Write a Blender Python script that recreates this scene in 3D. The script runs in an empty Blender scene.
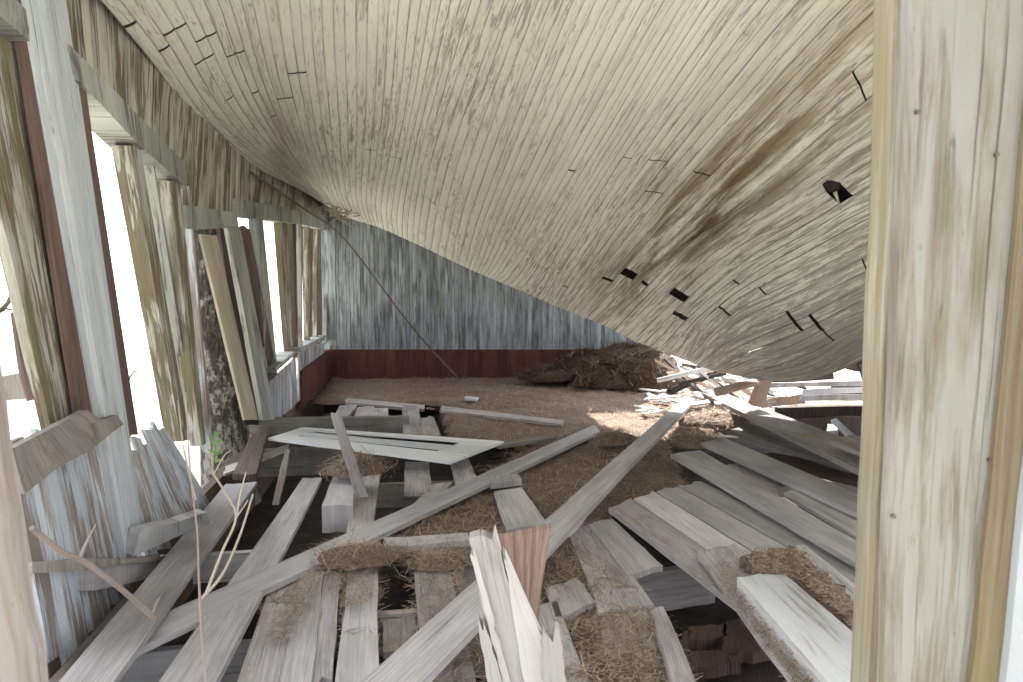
import bpy, math, random
import numpy as np
from mathutils import Vector
random.seed(7); rng = np.random.default_rng(7)
SC = bpy.context.scene; COL = SC.collection

# ------------------------------------------------------------------ camera, world, sun, exposure
F = 784.0; PITCH = math.atan(61/784.0); CAMZ = 1.5
cam_d = bpy.data.cameras.new('camera'); cam = bpy.data.objects.new('camera', cam_d); COL.objects.link(cam)
cam.location = (0, 0, CAMZ); cam.rotation_euler = (math.pi/2 - PITCH, 0, 0)
cam_d.sensor_width = 36; cam_d.lens = F/1023*36; cam_d.clip_start = 0.05; cam_d.clip_end = 400
cam_d.dof.use_dof = True; cam_d.dof.focus_distance = 5.5; cam_d.dof.aperture_fstop = 9
SC.camera = cam
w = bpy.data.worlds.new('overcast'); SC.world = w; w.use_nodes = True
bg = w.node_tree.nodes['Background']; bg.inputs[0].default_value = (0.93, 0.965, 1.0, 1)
# bright hazy sky ahead and to the sides, dimmed behind the viewer to cut light on the jamb
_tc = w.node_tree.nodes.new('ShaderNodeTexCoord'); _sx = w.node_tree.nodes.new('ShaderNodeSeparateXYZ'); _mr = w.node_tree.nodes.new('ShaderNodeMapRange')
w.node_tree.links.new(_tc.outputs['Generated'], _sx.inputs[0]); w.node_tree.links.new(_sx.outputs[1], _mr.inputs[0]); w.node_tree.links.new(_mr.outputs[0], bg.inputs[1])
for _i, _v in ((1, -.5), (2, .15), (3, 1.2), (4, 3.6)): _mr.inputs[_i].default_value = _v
sd = bpy.data.lights.new('sun', 'SUN'); sd.energy = 14; sd.angle = math.radians(0.8); sd.color = (1, .95, .86)
sun = bpy.data.objects.new('sun', sd); COL.objects.link(sun); sun.location = (8, 12, 12)
sun.rotation_euler = Vector((0.30, 0.92, 1.0)).to_track_quat('Z', 'Y').to_euler()
SC.view_settings.view_transform = 'Standard'; SC.view_settings.look = 'None'
SC.view_settings.gamma = 1; SC.view_settings.use_curve_mapping = False
SC.view_settings.exposure = 0.24

# ------------------------------------------------------------------ measuring helpers
cp, sp = math.cos(PITCH), math.sin(PITCH)
CAM = Vector((0, 0, CAMZ)); FWD = Vector((0, cp, -sp)); UPV = Vector((0, sp, cp)); RX = Vector((1, 0, 0))
def ray(u, v): return RX*((u-511.5)/F) + UPV*((341-v)/F) + FWD
def PY(u, v, Y):
    r = ray(u, v); return CAM + r*(Y/r.y)
def PZ(u, v, z=0.0):
    r = ray(u, v); return CAM + r*((z-CAMZ)/r.z)
def pix(p):
    q = p - CAM; d = q.dot(FWD); return 511.5 + F*q.x/d, 341 - F*q.dot(UPV)/d
WK = -0.116; WX = -1.45                       # left wall in plan: x = WX + WK*y
WN = Vector((1, -WK, 0)).normalized()         # points into the room
WD = Vector((WK, 1, 0)).normalized()
def PW(u, v, off=0.0):
    r = ray(u, v); base = Vector((WX, 0, 0)) + WN*off
    return CAM + r*((base-CAM).dot(WN)/r.dot(WN))

# ------------------------------------------------------------------ materials
def new_mat(name):
    m = bpy.data.materials.new(name); m.use_nodes = True
    nt = m.node_tree; b = nt.nodes['Principled BSDF']; b.inputs['Roughness'].default_value = .85
    b.inputs['Specular IOR Level'].default_value = .2
    return m, nt, b
def nd(nt, t, **kw):
    n = nt.nodes.new(t)
    for k, v in kw.items(): setattr(n, k, v)
    return n
def scaled(nt, src, sc, off=(0, 0, 0)):
    mp = nd(nt, 'ShaderNodeMapping'); mp.inputs['Scale'].default_value = sc; mp.inputs['Location'].default_value = off
    nt.links.new(src, mp.inputs[0]); return mp.outputs[0]
def noise(nt, vec, scale=1.0, detail=5, rough=.6, dist=0.0):
    n = nd(nt, 'ShaderNodeTexNoise'); n.inputs['Scale'].default_value = scale; n.inputs['Detail'].default_value = detail
    n.inputs['Roughness'].default_value = rough; n.inputs['Distortion'].default_value = dist
    nt.links.new(vec, n.inputs['Vector']); return n.outputs[0]
def ramp(nt, fac, stops):
    r = nd(nt, 'ShaderNodeValToRGB'); el = r.color_ramp.elements
    while len(el) < len(stops): el.new(.5)
    for e, (p, c) in zip(el, stops):
        e.position = p; e.color = (c, c, c, 1) if isinstance(c, (int, float)) else (*c, 1)
    nt.links.new(fac, r.inputs[0]); return r.outputs[0]
def mixc(nt, fac, a, b, blend='MIX'):
    m = nd(nt, 'ShaderNodeMix', data_type='RGBA', blend_type=blend)
    for s, v in ((m.inputs[0], fac), (m.inputs[6], a), (m.inputs[7], b)):
        if isinstance(v, tuple): s.default_value = (*v, 1)
        elif isinstance(v, (int, float)): s.default_value = v
        else: nt.links.new(v, s)
    return m.outputs[2]
def mth(nt, op, a, b=0.0, clamp=False):
    m = nd(nt, 'ShaderNodeMath', operation=op, use_clamp=clamp)
    for s, v in ((m.inputs[0], a), (m.inputs[1], b)):
        if isinstance(v, (int, float)): s.default_value = v
        else: nt.links.new(v, s)
    return m.outputs[0]
def bump(nt, b, h, strength=.4, dist=.01):
    bp = nd(nt, 'ShaderNodeBump'); bp.inputs['Strength'].default_value = strength; bp.inputs['Distance'].default_value = dist
    nt.links.new(h, bp.inputs['Height']); nt.links.new(bp.outputs[0], b.inputs['Normal'])

def wood(name, dark, mid, light, paint=None, cover=.5, paint2=None, moss=None, moss_amt=.5, tint=.25, grain=1.0, soft=.05, dirt=None):
    """weathered wood, optionally under peeling paint; UV = metres along, metres across"""
    m, nt, b = new_mat(name)
    uv = nd(nt, 'ShaderNodeUVMap').outputs[0]
    g1 = noise(nt, scaled(nt, uv, (2.2*grain, 110*grain, 1)), 1, 8, .75, .3)
    g2 = noise(nt, scaled(nt, uv, (1.2, 120, 1), (3, 7, 0)), 1, 4, .6, .2)
    big = noise(nt, scaled(nt, uv, (1.3, 5, 1), (11, 5, 0)), 1, 4, .6)
    c = ramp(nt, g1, [(.22, tuple(.8*a+.2*b_ for a, b_ in zip(dark, mid))), (.45, mid), (.62, light), (.85, tuple(x*1.12 for x in light))])
    c = mixc(nt, ramp(nt, big, [(.35, 0.0), (.7, 1.0)]), c, mixc(nt, 1.0, c, tuple(.62 for _ in range(3)), 'MULTIPLY'))
    tb = ramp(nt, noise(nt, scaled(nt, uv, (.22, .9, 1), (41, 13, 0)), 1, 1, .5), [(.3, .72), (.7, 1.18)])
    fk = ramp(nt, noise(nt, scaled(nt, uv, (9, 60, 1), (6, 1, 0)), 1, 5, .7), [(.63, 0.0), (.69, 1.0)])
    crack = ramp(nt, g2, [(.30, 1.0), (.385, 0.0)])
    oi = nd(nt, 'ShaderNodeObjectInfo').outputs['Random']
    tn = mth(nt, 'MULTIPLY_ADD', oi, tint); tn.node.inputs[2].default_value = 1-tint/2
    cmb = nd(nt, 'ShaderNodeCombineColor')
    for i in range(3): nt.links.new(tn, cmb.inputs[i])
    c = mixc(nt, 1.0, c, cmb.outputs[0], 'MULTIPLY')
    h = g1
    if paint:
        p1 = noise(nt, scaled(nt, uv, (2.6, 42, 1), (5, 9, 0)), 1, 8, .7, .5)
        p2 = noise(nt, scaled(nt, uv, (1.6, 6, 1), (2, 4, 0)), 1, 3, .5)
        s = mth(nt, 'ADD', mth(nt, 'MULTIPLY', p1, .55), mth(nt, 'MULTIPLY', p2, .45))
        t = .5 + (.5-cover)*.42
        msk = ramp(nt, s, [(max(0, t-soft), 0.0), (t+soft*.4, 1.0)])
        pc = mixc(nt, ramp(nt, big, [(.35, 0.0), (.65, 1.0)]), paint, paint2 or tuple(x*.8 for x in paint))
        c = mixc(nt, msk, c, pc)
        h = mth(nt, 'ADD', mth(nt, 'MULTIPLY', g1, .5), mth(nt, 'MULTIPLY', msk, .5))
    if moss:
        mm = noise(nt, scaled(nt, uv, (1.7, 9, 1), (21, 3, 0)), 1, 6, .65)
        mk = mth(nt, 'MULTIPLY', ramp(nt, mm, [(.62-moss_amt*.35, 0.0), (.78-moss_amt*.25, 1.0)]), .85)
        c = mixc(nt, mk, c, moss)
    if dirt:
        mm = noise(nt, scaled(nt, uv, (2.4, 8, 1), (1, 33, 0)), 1, 8, .75)
        c = mixc(nt, mth(nt, 'MULTIPLY', ramp(nt, mm, [(.5, 0.0), (.62, 1.0)]), .75), c, dirt)
    c = mixc(nt, 1.0, c, tb, 'MULTIPLY')
    c = mixc(nt, mth(nt, 'MULTIPLY', fk, .55), c, tuple(x*.8 for x in dark))
    c = mixc(nt, mth(nt, 'MULTIPLY', crack, .75), c, tuple(x*.35 for x in dark))
    nt.links.new(c, b.inputs['Base Color'])
    bump(nt, b, mth(nt, 'SUBTRACT', h, mth(nt, 'MULTIPLY', crack, .6)), .5, .006)
    return m

STR = (.22, .155, .105)
M = {}
M['grey'] = wood('weathered_grey_wood', (.22, .20, .202), (.52, .485, .495), (.70, .67, .69), dirt=(.32, .26, .215), tint=.3)
M['grey_pale'] = wood('pale_grey_wood', (.32, .30, .315), (.64, .615, .64), (.71, .70, .72), tint=.15)
M['grey_clean'] = wood('clean_grey_wood', (.25, .232, .24), (.56, .53, .545), (.73, .70, .72), tint=.2)
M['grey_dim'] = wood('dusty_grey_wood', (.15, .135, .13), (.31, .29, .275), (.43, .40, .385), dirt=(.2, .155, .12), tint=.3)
M['brown'] = wood('brown_wood', (.07, .05, .045), (.16, .115, .1), (.24, .185, .165), tint=.3)
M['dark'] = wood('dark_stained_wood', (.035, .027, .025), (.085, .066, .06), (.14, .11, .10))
M['stud_brown'] = wood('red_brown_stud', (.10, .062, .055), (.21, .135, .12), (.29, .20, .18))
M['redwood'] = wood('reddish_wood', (.14, .07, .055), (.37, .235, .19), (.56, .42, .37), tint=.1)
M['tan'] = wood('tan_raw_wood', (.32, .2, .15), (.56, .40, .32), (.70, .54, .45))
M['white'] = wood('white_painted_board', (.22, .19, .18), (.38, .34, .32), (.5, .46, .45), paint=(.68, .71, .77), paint2=(.56, .60, .67), cover=.72, tint=.08)
M['white_splint'] = wood('white_split_wood', (.18, .14, .13), (.40, .355, .345), (.54, .50, .50), paint=(.62, .60, .61), paint2=(.54, .51, .51), cover=.68, tint=.05)
M['white_worn'] = wood('white_flaking_board', (.2, .165, .15), (.34, .29, .27), (.44, .39, .37), paint=(.66, .71, .80), paint2=(.54, .59, .68), cover=.47, tint=.1)
M['white_lap'] = wood('white_flaked_plank', (.26, .22, .21), (.45, .41, .40), (.58, .54, .53), paint=(.68, .68, .70), cover=.62, tint=.1)
M['wall_top'] = wood('beige_flaked_wall', (.07, .052, .036), (.19, .15, .11), (.30, .255, .205), paint=(.55, .54, .48), paint2=(.40, .40, .35), cover=.5, soft=.03, tint=.1)
M['pale_stud'] = wood('pale_bare_stud', (.36, .30, .22), (.56, .49, .39), (.68, .62, .53))
M['header'] = wood('grey_green_casing', (.08, .073, .066), (.19, .18, .165), (.30, .29, .27), paint=(.46, .475, .45), paint2=(.33, .345, .33), soft=.03, cover=.6, tint=.1)
M['mossy'] = wood('mossy_white_board', (.085, .067, .047), (.205, .17, .125), (.32, .28, .225), paint=(.64, .645, .62), paint2=(.47, .465, .41), cover=.46, soft=.025, moss=(.23, .195, .10), moss_amt=.5, tint=.1)
M['jamb'] = wood('mossy_door_jamb', (.12, .095, .07), (.25, .21, .165), (.34, .30, .255), paint=(.40, .395, .38), paint2=(.32, .31, .28), cover=.52, moss=(.19, .165, .08), moss_amt=.45, tint=.05, soft=.06, grain=2.2)
M['jamb_edge'] = wood('yellowed_jamb_edge', (.15, .125, .085), (.27, .235, .175), (.36, .325, .26), paint=(.45, .435, .40), cover=.4, moss=(.25, .21, .11), moss_amt=.5, tint=.05)
M['jamb_brown'] = wood('brown_jamb_edge', (.11, .075, .045), (.22, .165, .11), (.29, .24, .175), moss=(.2, .17, .09), moss_amt=.5)
M['bark_post'] = wood('flaking_pinkish_post', (.12, .085, .065), (.25, .19, .16), (.35, .29, .26), paint=(.44, .41, .405), paint2=(.36, .315, .30), cover=.5, dirt=(.2, .13, .09), soft=.1, grain=1.5)
M['door_white'] = wood('white_door_paint', (.25, .22, .21), (.42, .39, .38), (.52, .49, .48), paint=(.86, .87, .90), paint2=(.78, .79, .82), cover=.85, tint=.05)
M['casing_white'] = wood('white_door_casing', (.3, .3, .3), (.45, .45, .45), (.5, .5, .5), paint=(.52, .55, .6), cover=.9)
M['back'] = wood('grey_blue_beadboard', (.075, .08, .08), (.17, .18, .19), (.25, .265, .28), paint=(.46, .50, .55), paint2=(.27, .30, .315), cover=.55, tint=.05, moss=(.16, .19, .15), moss_amt=.25)
M['red'] = wood('dark_red_wainscot', (.055, .022, .018), (.135, .055, .045), (.20, .09, .075), tint=.1)
M['twig'] = wood('dry_twig_bark', (.19, .14, .125), (.34, .275, .255), (.46, .39, .37), grain=2)
M['twig_pale'] = wood('pale_dry_stem', (.36, .3, .25), (.52, .46, .39), (.62, .56, .48), grain=2)

def mat_simple(name, c1, c2, scale=8, detail=6, bs=.6, bd=.02, coord='Object', lo=.35, hi=.65):
    m, nt, b = new_mat(name); tc = nd(nt, 'ShaderNodeTexCoord').outputs[coord]
    n = noise(nt, tc, scale, detail, .7)
    nt.links.new(ramp(nt, n, [(lo, c1), (hi, c2)]), b.inputs['Base Color']); bump(nt, b, n, bs, bd); return m
def mat_debris():
    m, nt, b = new_mat('pine_straw_litter'); tc = nd(nt, 'ShaderNodeTexCoord').outputs['Object']
    n1 = noise(nt, tc, 1.3, 5, .6); n2 = noise(nt, scaled(nt, tc, (28, 60, 30)), 1, 6, .75, .8); n3 = noise(nt, scaled(nt, tc, (70, 24, 30), (4, 2, 1)), 1, 5, .7, .6)
    f = mth(nt, 'ADD', mth(nt, 'MULTIPLY', n2, .5), mth(nt, 'MULTIPLY', n3, .5))
    c = ramp(nt, f, [(.33, (.07, .052, .043)), (.45, (.215, .163, .135)), (.57, (.35, .275, .23)), (.72, (.52, .43, .36))])
    c = mixc(nt, ramp(nt, n1, [(.4, 0.0), (.65, .7)]), c, mixc(nt, 1.0, c, (.75, .55, .45), 'MULTIPLY'))
    nt.links.new(c, b.inputs['Base Color']); bump(nt, b, f, .9, .03); return m
M['debris'] = mat_debris()
def mat_straw(name, cols):
    m, nt, b = new_mat(name); uv = nd(nt, 'ShaderNodeUVMap').outputs[0]
    sx = nd(nt, 'ShaderNodeSeparateXYZ'); nt.links.new(uv, sx.inputs[0])
    nt.links.new(ramp(nt, sx.outputs[0], [(i/(len(cols)-1), c) for i, c in enumerate(cols)]), b.inputs['Base Color']); return m
M['straw'] = mat_straw('pine_straw_needles', [(.15, .105, .08), (.28, .205, .16), (.42, .325, .255), (.60, .49, .39), (.32, .23, .18)])
M['hay'] = mat_straw('brown_hay', [(.06, .04, .028), (.11, .075, .05), (.16, .11, .075), (.22, .16, .11)])
M['hay_core'] = mat_simple('brown_hay_core', (.04, .027, .019), (.11, .075, .05), 22)
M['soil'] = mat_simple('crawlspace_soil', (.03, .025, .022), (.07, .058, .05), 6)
M['grass'] = mat_simple('pale_dry_grass', (.44, .43, .33), (.66, .64, .56), 14)
def mat_bark():
    m, nt, b = new_mat('tree_bark'); tc = nd(nt, 'ShaderNodeTexCoord').outputs['Object']
    n = noise(nt, scaled(nt, tc, (26, 26, 6)), 1, 8, .75, 1.2); l = noise(nt, scaled(nt, tc, (9, 9, 5), (3, 3, 3)), 1, 7, .75)
    c = ramp(nt, n, [(.36, (.018, .016, .014)), (.55, (.085, .075, .066)), (.7, (.2, .185, .17))])
    sx = nd(nt, 'ShaderNodeSeparateXYZ'); nt.links.new(tc, sx.inputs[0])
    c = mixc(nt, ramp(nt, mth(nt, 'SUBTRACT', l, mth(nt, 'MULTIPLY', sx.outputs[2], .06)), [(.46, 0.0), (.54, .8)]), c, (.40, .39, .37))
    nt.links.new(c, b.inputs['Base Color']); bump(nt, b, n, 1.0, .03); return m
M['bark'] = mat_bark()
M['wire'] = mat_simple('rusty_cable', (.12, .10, .09), (.22, .19, .17), 40)
M['fibre'] = mat_simple('dry_fibre', (.38, .32, .24), (.55, .48, .38), 40)
M['black'] = mat_simple('dark_nest_mud', (.012, .01, .009), (.04, .034, .03), 40)
M['leaf'] = mat_simple('green_leaf', (.12, .3, .06), (.3, .55, .15), 30)
M['scrap'] = wood('sunlit_scrap_wood', (.3, .26, .22), (.5, .46, .42), (.66, .62, .58), paint=(.8, .8, .8), cover=.5)

def mat_ceiling():
    m, nt, b = new_mat('cream_peeling_beadboard')
    uv = nd(nt, 'ShaderNodeUVMap').outputs[0]             # x metres along board, y strip number
    sx = nd(nt, 'ShaderNodeSeparateXYZ'); nt.links.new(uv, sx.inputs[0]); L, T = sx.outputs[0], sx.outputs[1]
    g = noise(nt, scaled(nt, uv, (1.6, 2.6, 1)), 1, 8, .72, .7)
    # per-strip wander so that each board peels differently
    fl = mth(nt, 'FLOOR', T); wn = nd(nt, 'ShaderNodeTexWhiteNoise', noise_dimensions='1D'); nt.links.new(fl, wn.inputs['W'])
    cb = nd(nt, 'ShaderNodeCombineXYZ'); nt.links.new(mth(nt, 'ADD', L, mth(nt, 'MULTIPLY', wn.outputs[0], 37)), cb.inputs[0]); nt.links.new(T, cb.inputs[1])
    peel = noise(nt, scaled(nt, cb.outputs[0], (2.4, 2.2, 1)), 1, 9, .75, 1.1)
    big = noise(nt, scaled(nt, uv, (.55, .11, 1), (3, 1, 0)), 1, 4, .6)
    big2 = noise(nt, scaled(nt, uv, (.35, .05, 1), (13, 8, 0)), 1, 3, .6)
    cream = mixc(nt, ramp(nt, big, [(.35, 0.0), (.68, 1.0)]), (.79, .79, .715), (.67, .67, .60))
    cream = mixc(nt, mth(nt, 'MULTIPLY', wn.outputs[0], .25), cream, (.62, .62, .55))
    bare = ramp(nt, g, [(.3, (.19, .175, .155)), (.5, (.34, .32, .29)), (.7, (.46, .44, .40))])
    flk = noise(nt, scaled(nt, cb.outputs[0], (5.5, 5.5, 1), (2, 9, 0)), 1, 6, .7, .4)
    thr = mth(nt, 'ADD', peel, mth(nt, 'MULTIPLY', mth(nt, 'SUBTRACT', big2, .5), .35))
    # more bare wood towards the collapsed right-hand side
    bareR = nd(nt, 'ShaderNodeMapRange'); bareR.inputs[1].default_value = 52; bareR.inputs[2].default_value = 88; bareR.inputs[3].default_value = 0; bareR.inputs[4].default_value = .13
    nt.links.new(T, bareR.inputs[0]); thr = mth(nt, 'ADD', thr, bareR.outputs[0])
    c = mixc(nt, ramp(nt, thr, [(.555, 0.0), (.61, .85)]), cream, bare)
    c = mixc(nt, mth(nt, 'MULTIPLY', ramp(nt, flk, [(.60, 0.0), (.66, 1.0)]), .65), c, bare)
    # lifted growth rings, in patches
    rg = noise(nt, scaled(nt, cb.outputs[0], (.55, 1.0, 1), (4, 6, 0)), 1, 2, .5); rf = mth(nt, 'FRACT', mth(nt, 'MULTIPLY', rg, 22))
    rp = ramp(nt, noise(nt, scaled(nt, cb.outputs[0], (.7, .6, 1), (8, 1, 0)), 1, 5, .65), [(.48, 0.0), (.58, 1.0)])
    c = mixc(nt, mth(nt, 'MULTIPLY', mth(nt, 'MULTIPLY', ramp(nt, rf, [(0, 0.0), (.12, 1.0), (.26, 1.0), (.42, 0.0)]), rp), .6), c, (.27, .25, .21))
    # rusty runs along some joints
    rr = noise(nt, scaled(nt, uv, (.8, .9, 1), (31, 2, 0)), 1, 6, .7)
    c = mixc(nt, mth(nt, 'MULTIPLY', ramp(nt, rr, [(.61, 0.0), (.70, 1.0)]), .6), c, (.27, .22, .14))
    # water stain: an ochre streak running with the boards, right of the middle
    def band(x, c0, wd):
        return ramp(nt, mth(nt, 'DIVIDE', mth(nt, 'ABSOLUTE', mth(nt, 'SUBTRACT', x, c0)), wd), [(0, 1.0), (1, 0.0)])
    stn = noise(nt, scaled(nt, uv, (.9, .5, 1), (7, 2, 0)), 1, 7, .7, .3)
    k = mth(nt, 'MULTIPLY', mth(nt, 'MULTIPLY', band(T, 65, 9), band(L, 3.4, 3.0)), ramp(nt, stn, [(.36, 0.0), (.58, 1.0)]))
    c = mixc(nt, mth(nt, 'MULTIPLY', k, 1.1, True), c, (.25, .165, .07))
    k3 = mth(nt, 'MULTIPLY', mth(nt, 'MULTIPLY', band(T, 67, 6), band(L, 2.8, 1.9)), ramp(nt, stn, [(.42, 0.0), (.57, 1.0)]))
    c = mixc(nt, mth(nt, 'MULTIPLY', k3, 1.15, True), c, (.075, .048, .026))
    k2 = mth(nt, 'MULTIPLY', mth(nt, 'MULTIPLY', band(T, 7, 9), band(L, 4.5, 3.2)), ramp(nt, stn, [(.36, 0.0), (.6, 1.0)]))
    c = mixc(nt, mth(nt, 'MULTIPLY', k2, .85), c, (.2, .16, .13))
    spot = ramp(nt, noise(nt, scaled(nt, uv, (2.2, .5, 1), (1, 17, 0)), 1, 3, .5), [(.68, 0.0), (.78, .7)])
    c = mixc(nt, spot, c, (.26, .20, .12))
    # grime in the joints
    fr = mth(nt, 'FRACT', T); gv = ramp(nt, mth(nt, 'ABSOLUTE', mth(nt, 'SUBTRACT', fr, .5)), [(.40, 0.0), (.475, 1.0)])
    gn = noise(nt, scaled(nt, uv, (1.1, .8, 1), (17, 3, 0)), 1, 5, .7)
    c = mixc(nt, mth(nt, 'MULTIPLY', mth(nt, 'MULTIPLY', gv, ramp(nt, gn, [(.35, .12), (.62, .9)])), .8), c, (.15, .135, .105))
    nt.links.new(c, b.inputs['Base Color']); bump(nt, b, mth(nt, 'SUBTRACT', 1.0, thr), .35, .006)
    return m
M['ceiling'] = mat_ceiling()

# ------------------------------------------------------------------ mesh helpers
class MB:
    def __init__(s): s.v = []; s.f = []; s.uv = []; s.sm = []
    def face(s, idx, uvs, smooth=False): s.f.append(idx); s.uv.append(uvs); s.sm.append(smooth)
    def slab(s, A, B, C, D, thick, down=None, nl=6, nc=3, jag0=0.0, jag1=0.0, wob=.002, uvo=None, bow=0.0):
        """board with top face A(near left) B(near right) C(far right) D(far left)"""
        n = (B-A).cross(D-A).normalized()
        if down is None: down = -n if n.z > 0 else n
        L = ((D-A).length + (C-B).length)/2; W = ((B-A).length + (C-D).length)/2
        if uvo is None: uvo = (random.uniform(0, 60), random.uniform(0, 60))
        j0 = [random.uniform(-1, 1)*jag0 for _ in range(nc+1)]; j1 = [random.uniform(-1, 1)*jag1 for _ in range(nc+1)]
        ax = ((D-A)+(C-B)).normalized(); ac = (B-A).normalized()
        base = len(s.v); off = {}
        wb0 = [random.gauss(0, wob) for _ in range(nl+1)]; wb1 = [random.gauss(0, wob) for _ in range(nl+1)]
        for k in range(2):
            for i in range(nl+1):
                a = i/nl
                for j in range(nc+1):
                    c = j/nc
                    p = (A*(1-c)+B*c)*(1-a) + (D*(1-c)+C*c)*a
                    p = p + ax*(j0[j]*(1-a)**6 + j1[j]*a**6) + ac*(wb0[i]*(1-c)+wb1[i]*c) - down*(bow*4*a*(1-a))
                    if k: p = p + down*thick
                    off[(k, i, j)] = len(s.v); s.v.append(p)
        def U(i, j): return (uvo[0]+L*i/nl, uvo[1]+W*j/nc)
        for i in range(nl):
            for j in range(nc):
                s.face([off[0, i, j], off[0, i, j+1], off[0, i+1, j+1], off[0, i+1, j]], [U(i, j), U(i, j+1), U(i+1, j+1), U(i+1, j)])
                s.face([off[1, i, j], off[1, i+1, j], off[1, i+1, j+1], off[1, i, j+1]], [U(i, j), U(i+1, j), U(i+1, j+1), U(i, j+1)])
            for j, sgn in ((0, -1), (nc, 1)):
                u0, u1 = U(i, j), U(i+1, j); t = thick*sgn
                s.face([off[0, i, j], off[0, i+1, j], off[1, i+1, j], off[1, i, j]], [u0, u1, (u1[0], u1[1]+t), (u0[0], u0[1]+t)])
        for j in range(nc):
            for i, sgn in ((0, -1), (nl, 1)):
                u0, u1 = U(i, j), U(i, j+1)
                s.face([off[0, i, j], off[0, i, j+1], off[1, i, j+1], off[1, i, j]], [u0, u1, (u1[0]+thick*.3, u1[1]), (u0[0]+thick*.3, u0[1])])
        return s
    def tube(s, pts, rad, n=6, uvo=(0, 0)):
        rad = rad if isinstance(rad, (list, tuple)) else [rad]*len(pts); base = len(s.v); L = 0
        Ls = []
        for i, p in enumerate(pts):
            d = (pts[min(i+1, len(pts)-1)] - pts[max(i-1, 0)]).normalized()
            a = d.cross(Vector((.3, .2, 1))).normalized(); bb = d.cross(a)
            if i: L += (p-pts[i-1]).length
            Ls.append(L)
            for k in range(n):
                t = 2*math.pi*k/n; s.v.append(p + (a*math.cos(t)+bb*math.sin(t))*rad[i])
        for i in range(len(pts)-1):
            for k in range(n):
                k2 = (k+1) % n
                s.face([base+i*n+k, base+i*n+k2, base+(i+1)*n+k2, base+(i+1)*n+k],
                       [(uvo[0]+Ls[i], k*.02), (uvo[0]+Ls[i], k*.02+.02), (uvo[0]+Ls[i+1], k*.02+.02), (uvo[0]+Ls[i+1], k*.02)], True)
        for e in (0, len(pts)-1):
            s.face([base+e*n+k for k in range(n)], [(0, 0)]*n)
        return s
    def build(s, name, m, parent=None):
        me = bpy.data.meshes.new(name); me.from_pydata([tuple(p) for p in s.v], [], s.f)
        ul = me.uv_layers.new(name='UVMap'); k = 0
        flat = [c for uvs in s.uv for u in uvs for c in u]; ul.data.foreach_set('uv', flat)
        me.polygons.foreach_set('use_smooth', s.sm)
        for mm in (m if isinstance(m, list) else [m]): me.materials.append(mm)
        o = bpy.data.objects.new(name, me); COL.objects.link(o)
        if parent:
            o.parent = parent; o.location = -Vector(parent.location)
        return o
def tag(o, label, cat, group=None, kind=None):
    o['label'] = label; o['category'] = cat
    if group: o['group'] = group
    if kind: o['kind'] = kind
    return o
def struct(o, label=None):
    o['kind'] = 'structure'
    if label: o['label'] = label
    return o
def empty(name, loc, label, cat, group=None):
    o = bpy.data.objects.new(name, None); COL.objects.link(o); o.location = loc; o.empty_display_size = .1
    return tag(o, label, cat, group)
def ext(q, near=0.0, far=0.0):
    A, B, C, D = q; return [A+(A-D)*near, B+(B-C)*near, C+(C-B)*far, D+(D-A)*far]
def plank(name, label, px, z, thick=.028, mat='grey', cat='plank', jag=(.015, .015), group=None, near=0.0, far=0.0, bow=0.0, down=None, nl=6, wob=.0022):
    """px: near-left, near-right, far-right, far-left pixels; z: height of the near and far end (or 4 heights)"""
    if not isinstance(z, (tuple, list)): z = (z, z)
    if len(z) == 2: z = (z[0], z[0], z[1], z[1])
    q = ext([PZ(u, v, h) for (u, v), h in zip(px, z)], near, far)
    o = MB().slab(*q, thick, nl=nl, nc=4, jag0=jag[0], jag1=jag[1], bow=bow, down=down, wob=wob).build(name, M[mat])
    return tag(o, label, cat, group)
def upright(name, px, Y, thick, mat, label=None, cat=None, parent=None, near=0.0, far=0.0, jag=(.01, .01), nl=10, nc=3, group=None, wob=.003):
    """px corners: bottom-left, bottom-right, top-right, top-left, each at depth Y (number or 4)"""
    Y = Y if isinstance(Y, (tuple, list)) else (Y,)*4
    q = ext([PY(u, v, y) for (u, v), y in zip(px, Y)], near, far)
    o = MB().slab(*q, thick, down=Vector((0, 1, 0)), nl=nl, nc=nc, jag0=jag[0], jag1=jag[1], wob=wob).build(name, M[mat], parent)
    return tag(o, label, cat, group) if label else o
def wallbit(px, off, thick, mb=None, nl=8, nc=3, jag=(.006, .006), wob=.0018, side=False):
    """a piece lying in the left wall; with side=True its quad takes in the side face that looks towards the door"""
    q = [PW(u, v, off) for u, v in px]
    if side:
        t0 = thick
        for k in range(12):
            A = PW(*px[0], off-thick)+WN*thick; D = PW(*px[3], off-thick)+WN*thick
            if (q[1]-A).dot(WD) > .02 and (q[2]-D).dot(WD) > .02: q = [A, q[1], q[2], D]; break
            thick *= .8
    return (mb or MB()).slab(*q, thick, down=-WN, nl=nl, nc=nc, jag0=jag[0], jag1=jag[1], wob=wob)

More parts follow.
